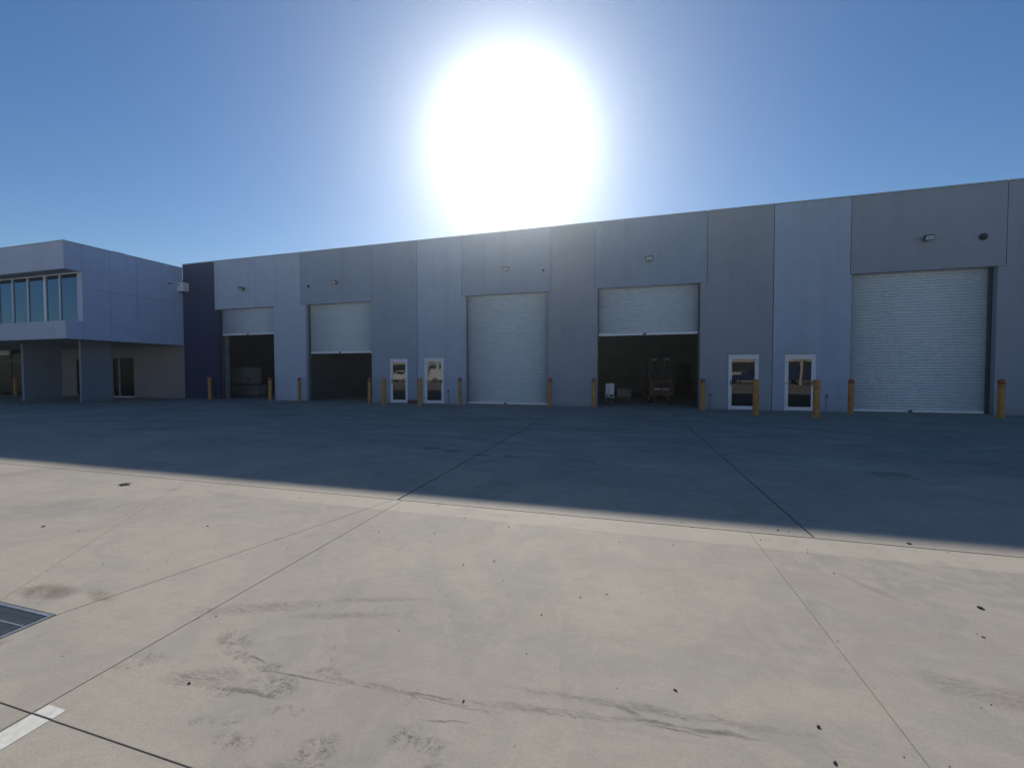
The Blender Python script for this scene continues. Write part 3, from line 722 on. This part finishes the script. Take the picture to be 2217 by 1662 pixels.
bm = new(); box(bm, -.24, .24, -.34, .15, .79, .95, bev=.05); box(bm, -.23, .23, -.40, -.28, .95, 1.42, bev=.05); done(bm, 'seat', M['black'], t)
bm = new(); tube(bm, (0, .75, 1.08), (0, .5, 1.30), .02); q = bmesh.ops.create_cone(bm, cap_ends=True, segments=20, radius1=.17, radius2=.17, depth=.03); bmesh.ops.transform(bm, matrix=Matrix.Translation((0, .48, 1.31)) @ Matrix.Rotation(R(50), 4, 'X'), verts=q['verts']); done(bm, 'steering_wheel', M['black'], t)
bm = new()
for s in (-1, 1):
    tube(bm, (.46*s, -.62, 1.0), (.43*s, -.42, 2.12), .032); tube(bm, (.46*s, .86, 1.05), (.43*s, .55, 2.12), .032); tube(bm, (.43*s, -.46, 2.12), (.43*s, .60, 2.12), .032)
for k in range(7): y = -.45+k*.17; tube(bm, (-.43, y, 2.13), (.43, y, 2.13), .018)
done(bm, 'overhead_guard', M['dsteel'], t)
bm = new()
for s in (-1, 1): box(bm, .25*s-.05, .25*s+.05, 1.02, 1.16, .08, 2.25); box(bm, .34*s-.03, .34*s+.03, 1.10, 1.20, .08, 2.2)
for z in (.3, 1.2, 2.18): box(bm, -.33, .33, 1.05, 1.12, z, z+.09)
tube(bm, (0, 1.09, .3), (0, 1.09, 2.0), .04); done(bm, 'mast', M['dsteel'], t)
for s in (-1, 1): bm = new(); box(bm, .2*s-.05, .2*s+.05, 1.2, 2.25, .06, .10); box(bm, .2*s-.05, .2*s+.05, 1.21, 1.26, .1, .6); done(bm, 'fork', M['dsteel'], t)
for s in (-1, 1): bm = new(); box(bm, .28*s-.07, .28*s+.07, -.50, -.44, 1.98, 2.06, bev=.01); done(bm, 'rear_lamp', M['lens'], t)
# white panel-shaped unit
t = thing('white_cabinet', 'white upright cabinet with dark handle mark at its foot inside the forklift bay', 'cabinet', (-.70, 18.9, 0))
bm = new(); box(bm, -.185, .185, -.12, .12, .30, .93, bev=.006); done(bm, 'body', M['white'], t)
boxo('door_seam', M['guide'], t, -.068, -.061, -.124, -.119, .46, .90)
bm = new(); box(bm, -.15, .15, -.126, -.121, .325, .44, bev=.002); done(bm, 'vent', M['dsteel'], t); boxo('label', M['bar'], t, -.09, .02, -.131, -.127, .36, .41)
bm = new(); box(bm, -.22, .22, -.16, .16, .09, .16)
for s in (-1, 1):
    for q in (-.1, .1): tube(bm, (.18*s-.02, q, .06), (.18*s+.02, q, .06), .05)
for q in (-.14, .14): box(bm, q-.03, q+.03, -.1, .1, .16, .30)
done(bm, 'trolley_base', M['dsteel'], t)
def pallet(loc, rz, label, n=3):
    t = thing('pallet', label, 'pallet', loc, rz)
    for k in range(5): bm = new(); x = -.5+k*.25; box(bm, x-.05, x+.05, -.5, .5, .11, .13); done(bm, 'board', M['wood'], t)
    for y in (-.45, 0, .45): bm = new(); box(bm, -.56, .56, y-.04, y+.04, .0, .108); done(bm, 'bearer', M['wood'], t)
    return t
pallet((-.35, 23.0, 0), .1, 'timber pallet on the floor left of the forklift')
def carton(loc, s, rz, label, m=None, group=None):
    t = thing('carton', label, 'carton', loc, rz, group)
    bm = new(); box(bm, -s[0]/2, s[0]/2, -s[1]/2, s[1]/2, 0, s[2], bev=.006); done(bm, 'body', m or M['card'], t)
    boxo('tape', M['bar'], t, -.03, .03, -s[1]/2-.002, s[1]/2+.002, s[2]+.001, s[2]+.003)
carton((-.15, 22.9, .131), (.75, .6, .42), .15, 'grey carton on the pallet left of the forklift')
pallet((3.9, 21.4, 0), -.1, 'low timber pallet on the floor right of the forklift')
# bay 1: pale bench and a wrapped crate stacked on it
t = thing('workbench', 'long low counter on the floor of the leftmost open bay', 'counter', (-22.9, 20.2, 0))
bm = new(); box(bm, -1.2, 1.25, -.35, .35, .06, .66, bev=.01); done(bm, 'carcass', M['inner'], t)
bm = new(); box(bm, -1.23, 1.28, -.38, .38, .661, .70, bev=.006); done(bm, 'top', M['dark_inner'], t)
for k in range(3): boxo('door', M['inner'], t, -1.15+k*.79, -.40+k*.79, -.368, -.351, .1, .62)
t = thing('storage_crate', 'pale long crate lying on the counter in the leftmost open bay', 'crate', (-23.1, 20.2, .76))
bm = new(); box(bm, -1.05, 1.0, -.33, .33, .02, .98, bev=.01); done(bm, 'body', M['card'], t)
bm = new(); box(bm, .62, .98, -.335, .331, .05, .42); done(bm, 'patch', M['inner'], t)
bm = new(); box(bm, -1.07, 1.02, -.35, .35, .981, 1.01); done(bm, 'lid', M['card'], t)
# bundle between the two left doors
t = thing('cloth_bundle', 'low red-brown bundle under a dark mat between the two left glass doors', 'bundle', (-9.55, 17.02, 0))
bm = new(); q = bmesh.ops.create_icosphere(bm, subdivisions=3, radius=1)
for v in bm.verts:
    c = v.co.copy(); f = 1+.14*math.sin(5*c.x+2*c.y)+.1*math.sin(9*c.y+3*c.z)
    v.co = Vector((c.x*.24*f, c.y*.12*f, max(0, .055+c.z*.06*f)))
done(bm, 'bundle', M['bag'], t, True)
bm = new(); box(bm, -.26, .24, .01, .14, .10, .15, bev=.015); done(bm, 'mat', M['black'], t)

# ------------------------------------------------------------------ loose stones and leaves on the slab
def stone(x, y, r, lab, k):
    bm = new(); bmesh.ops.create_icosphere(bm, subdivisions=2, radius=1); rr = random.Random(k)
    a, b, c = rr.uniform(.75, 1.5), rr.uniform(.6, 1), rr.uniform(.35, .6)
    for v in bm.verts:
        f = 1+.3*math.sin(4*v.co.x+k)+.2*math.sin(7*v.co.y+2*k)
        v.co = Vector((v.co.x*a*r*f, v.co.y*b*r*f, max(-.4*r, v.co.z*c*r*f)+r*.35))
    o = done(bm, 'stone', M['stone'], None, loc=(x, y, 0)); o.scale = (.62,)*3; o.rotation_euler.z = rr.uniform(0, 6)
    tag(o, lab, 'stone', 'small dark stones scattered over the sunlit concrete')
L0 = 'tiny dark stone on the sunlit concrete of the yard'
for k, (x, y, r, lab) in enumerate([(-1.92,1.37,.010,'dark pointed stone lying beside the tyre scuffs in the lower left'),(2.06,3.09,.022,'dark stone on the sunlit concrete near the right edge'),(.75,1.87,.013,'dark stone right of the streaky tyre mark at the bottom right'),(.74,1.71,.012,'dark stone at the bottom edge, lower right'),
    (.22,1.92,.009,L0),(-.67,1.61,.008,L0),(-1.03,3.58,.011,'dark stone just below the pale strip in the middle of the yard'),(-2.11,3.15,.011,'dark stone just right of the left slab joint near its upper end'),(-.27,2.57,.009,L0),(-.47,2.32,.007,L0),(2.26,4.10,.018,'dark stone lying right on the long joint near the right edge'),(-5.2,2.45,.016,'dark stone farthest left on the sunlit concrete, above the drain grate'),(-3.73,2.86,.012,'dark stone between the two thin diagonal joints running from the drain grate'),(1.32,4.14,.016,'larger of two dark stones in the lit strip beyond the long joint'),(1.40,4.13,.010,'smaller of two dark stones in the lit strip beyond the long joint'),(-.95,2.9,.008,L0),(-1.15,2.78,.008,L0),(1.42,3.35,.009,'small dark stone just right of the upper end of the right slab joint'),(1.85,2.75,.010,L0),(-2.3,1.8,.006,'tiny dark stone close to the left slab joint above the scuffs')]):
    stone(x, y, r, lab, k+1)
bm = new(); rr = random.Random(5); rim = []
ctr = bm.verts.new((0, 0, .022)); n = 11
for i in range(n):
    a = 2*PI*i/n; q = rr.uniform(.6, 1.1); rim.append(bm.verts.new((.085*q*math.cos(a), .06*q*math.sin(a), rr.uniform(.001, .016))))
for i in range(n): bm.faces.new((ctr, rim[i], rim[(i+1) % n]))
bmesh.ops.solidify(bm, geom=list(bm.faces), thickness=.002)
lf = done(bm, 'dry_leaf', M['stem'], None, loc=(-6.15, 3.66, 0)); tag(lf, 'large curled dry leaf lying on the sunlit concrete at the upper left', 'leaf')
# fine grit nobody could count
bm = new(); rr = random.Random(3)
for i in range(230):
    x = rr.uniform(-7, 4.5); y = rr.uniform(1.2, 4.3)**1.0; s = rr.uniform(.0015, .0042)*(.6+.35*y)
    vs_ = [bm.verts.new((x+s*rr.uniform(.6, 1.2)*math.cos(a), y+s*rr.uniform(.6, 1.2)*math.sin(a), .0005)) for a in (0, 1.4, 2.9, 4.4)]
    tp = bm.verts.new((x, y, s*.9))
    for j in range(4): bm.faces.new((vs_[j], vs_[(j+1) % 4], tp))
go = done(bm, 'grit', M['stone'], None); go['kind'] = 'stuff'; tag(go, 'fine dark grit scattered over the sunlit concrete', 'grit')

# ------------------------------------------------------------------ what stands behind the viewer and shows in the glass doors
ow = thing('opposite_warehouse', 'cream warehouse across the yard, seen mirrored in the glass doors', 'warehouse', (0, -34, 0))
boxo('low_wall', M['cream'], ow, -60, 40, -.2, 0, 0, 1.48); boxo('window_band', M['dfascia'], ow, -60, 40, -.2, -.05, 1.482, 2.95); boxo('upper_wall', M['cream'], ow, -60, 40, -.2, .02, 2.952, 7.4)
boxo('roof', M['roof'], ow, -60, 40, -20, -.26, 7.0, 7.2)
for x in (-48, -38, -28): boxo('roller_door', M['slat'], ow, x, x+5, .001, .03, 0, 3.3)
def vehicle(x, y, rz, m, label, van):
    t = thing('parked_van' if van else 'parked_ute', label, 'van' if van else 'ute', (x, y, 0), rz)
    prof = ([(-2.4,.35),(-2.45,.9),(-2.35,1.95),(.7,2.0),(1.5,1.25),(2.35,1.0),(2.45,.4)] if van else
            [(-2.6,.45),(-2.6,1.05),(-.7,1.08),(-.55,1.72),(.6,1.74),(1.25,1.15),(2.35,1.0),(2.5,.45)])
    bm = new(); A = [bm.verts.new((px, -.88, pz)) for px, pz in prof]; B = [bm.verts.new((px, .88, pz)) for px, pz in prof]
    bm.faces.new(A); bm.faces.new(B[::-1])
    for i in range(len(prof)): j = (i+1) % len(prof); bm.faces.new((A[i], A[j], B[j], B[i]))
    bmesh.ops.bevel(bm, geom=list(bm.edges), offset=.05, segments=2, affect='EDGES'); done(bm, 'body', m, t)
    for s in (-1, 1):
        boxo('side_window', M['carglass'], t, (-.4 if not van else -.3), .72, .885*s-.006, .885*s+.006, 1.18, 1.62)
        for wx in (-1.6, 1.55):
            bm = new(); tube(bm, (wx, .72*s, .35), (wx, .92*s, .35), .35, seg=20); wo = done(bm, 'wheel', M['black'], t)
            bm = new(); tube(bm, (wx, .72*s, .35), (wx, .93*s, .35), .2, seg=14); done(bm, 'rim', M['galv'], wo)
vehicle(-32.5, -20.5, .05, M['carwhite'], 'white ute parked across the yard, mirrored in the left glass doors', False)
vehicle(-25.6, -21.5, .1, M['carwhite'], 'white van parked across the yard, mirrored in the left glass doors', True)
vehicle(14.2, -20, -.1, M['carblue'], 'dark blue ute parked across the yard, mirrored in the right glass doors', False)
vehicle(20.8, -20.5, .1, M['carblue'], 'dark blue van parked across the yard, mirrored in the rightmost glass door', True)
bm = new(); tube(bm, (0, 0, 0), (0, 0, 3.0), .13, seg=16); box(bm, -.2, .2, -.2, .2, 0, .02)
tag(done(bm, 'pale_post', M['cream'], None, loc=(18.6, -17.5, 0)), 'pale upright post across the yard, mirrored in the rightmost glass door', 'post')
def tree(x, y, h, label, seed):
    rr = random.Random(seed); t = thing('shrub_tree', label, 'tree', (x, y, 0))
    bm = new(); tube(bm, (0, 0, 0), (.05, 0, h*.6), .12, .05, 8)
    for k in range(5): a = k*1.3; tube(bm, (0, 0, h*.35+.1*k), (.5*math.cos(a), .5*math.sin(a), h*.65+.08*k), .05, .015, 6)
    done(bm, 'trunk', M['wood'], t)
    bm = new()
    for k in range(900):
        a = rr.uniform(0, 2*PI); q = rr.random()**.5*h*.26; z = rr.gauss(h*.68, h*.15)
        c = Vector((q*math.cos(a)*(1.3-z/h*.6), q*math.sin(a), max(.4, z))); s = rr.uniform(.06, .13)
        u = Vector((rr.gauss(0,1), rr.gauss(0,1), rr.gauss(0,1))).normalized()*s; v = Vector((rr.gauss(0,1), rr.gauss(0,1), rr.gauss(0,1))).normalized()*s
        bm.faces.new([bm.verts.new(c+u), bm.verts.new(c+v), bm.verts.new(c-u*.8)])
    cr = done(bm, 'crown', M['leaf'], t)
tree(-34.6, -24, 2.6, 'slim dark tree across the yard, mirrored in the left glass doors', 1)
tree(-29.3, -24, 3.0, 'bushy dark tree across the yard, mirrored in the left glass doors', 2)
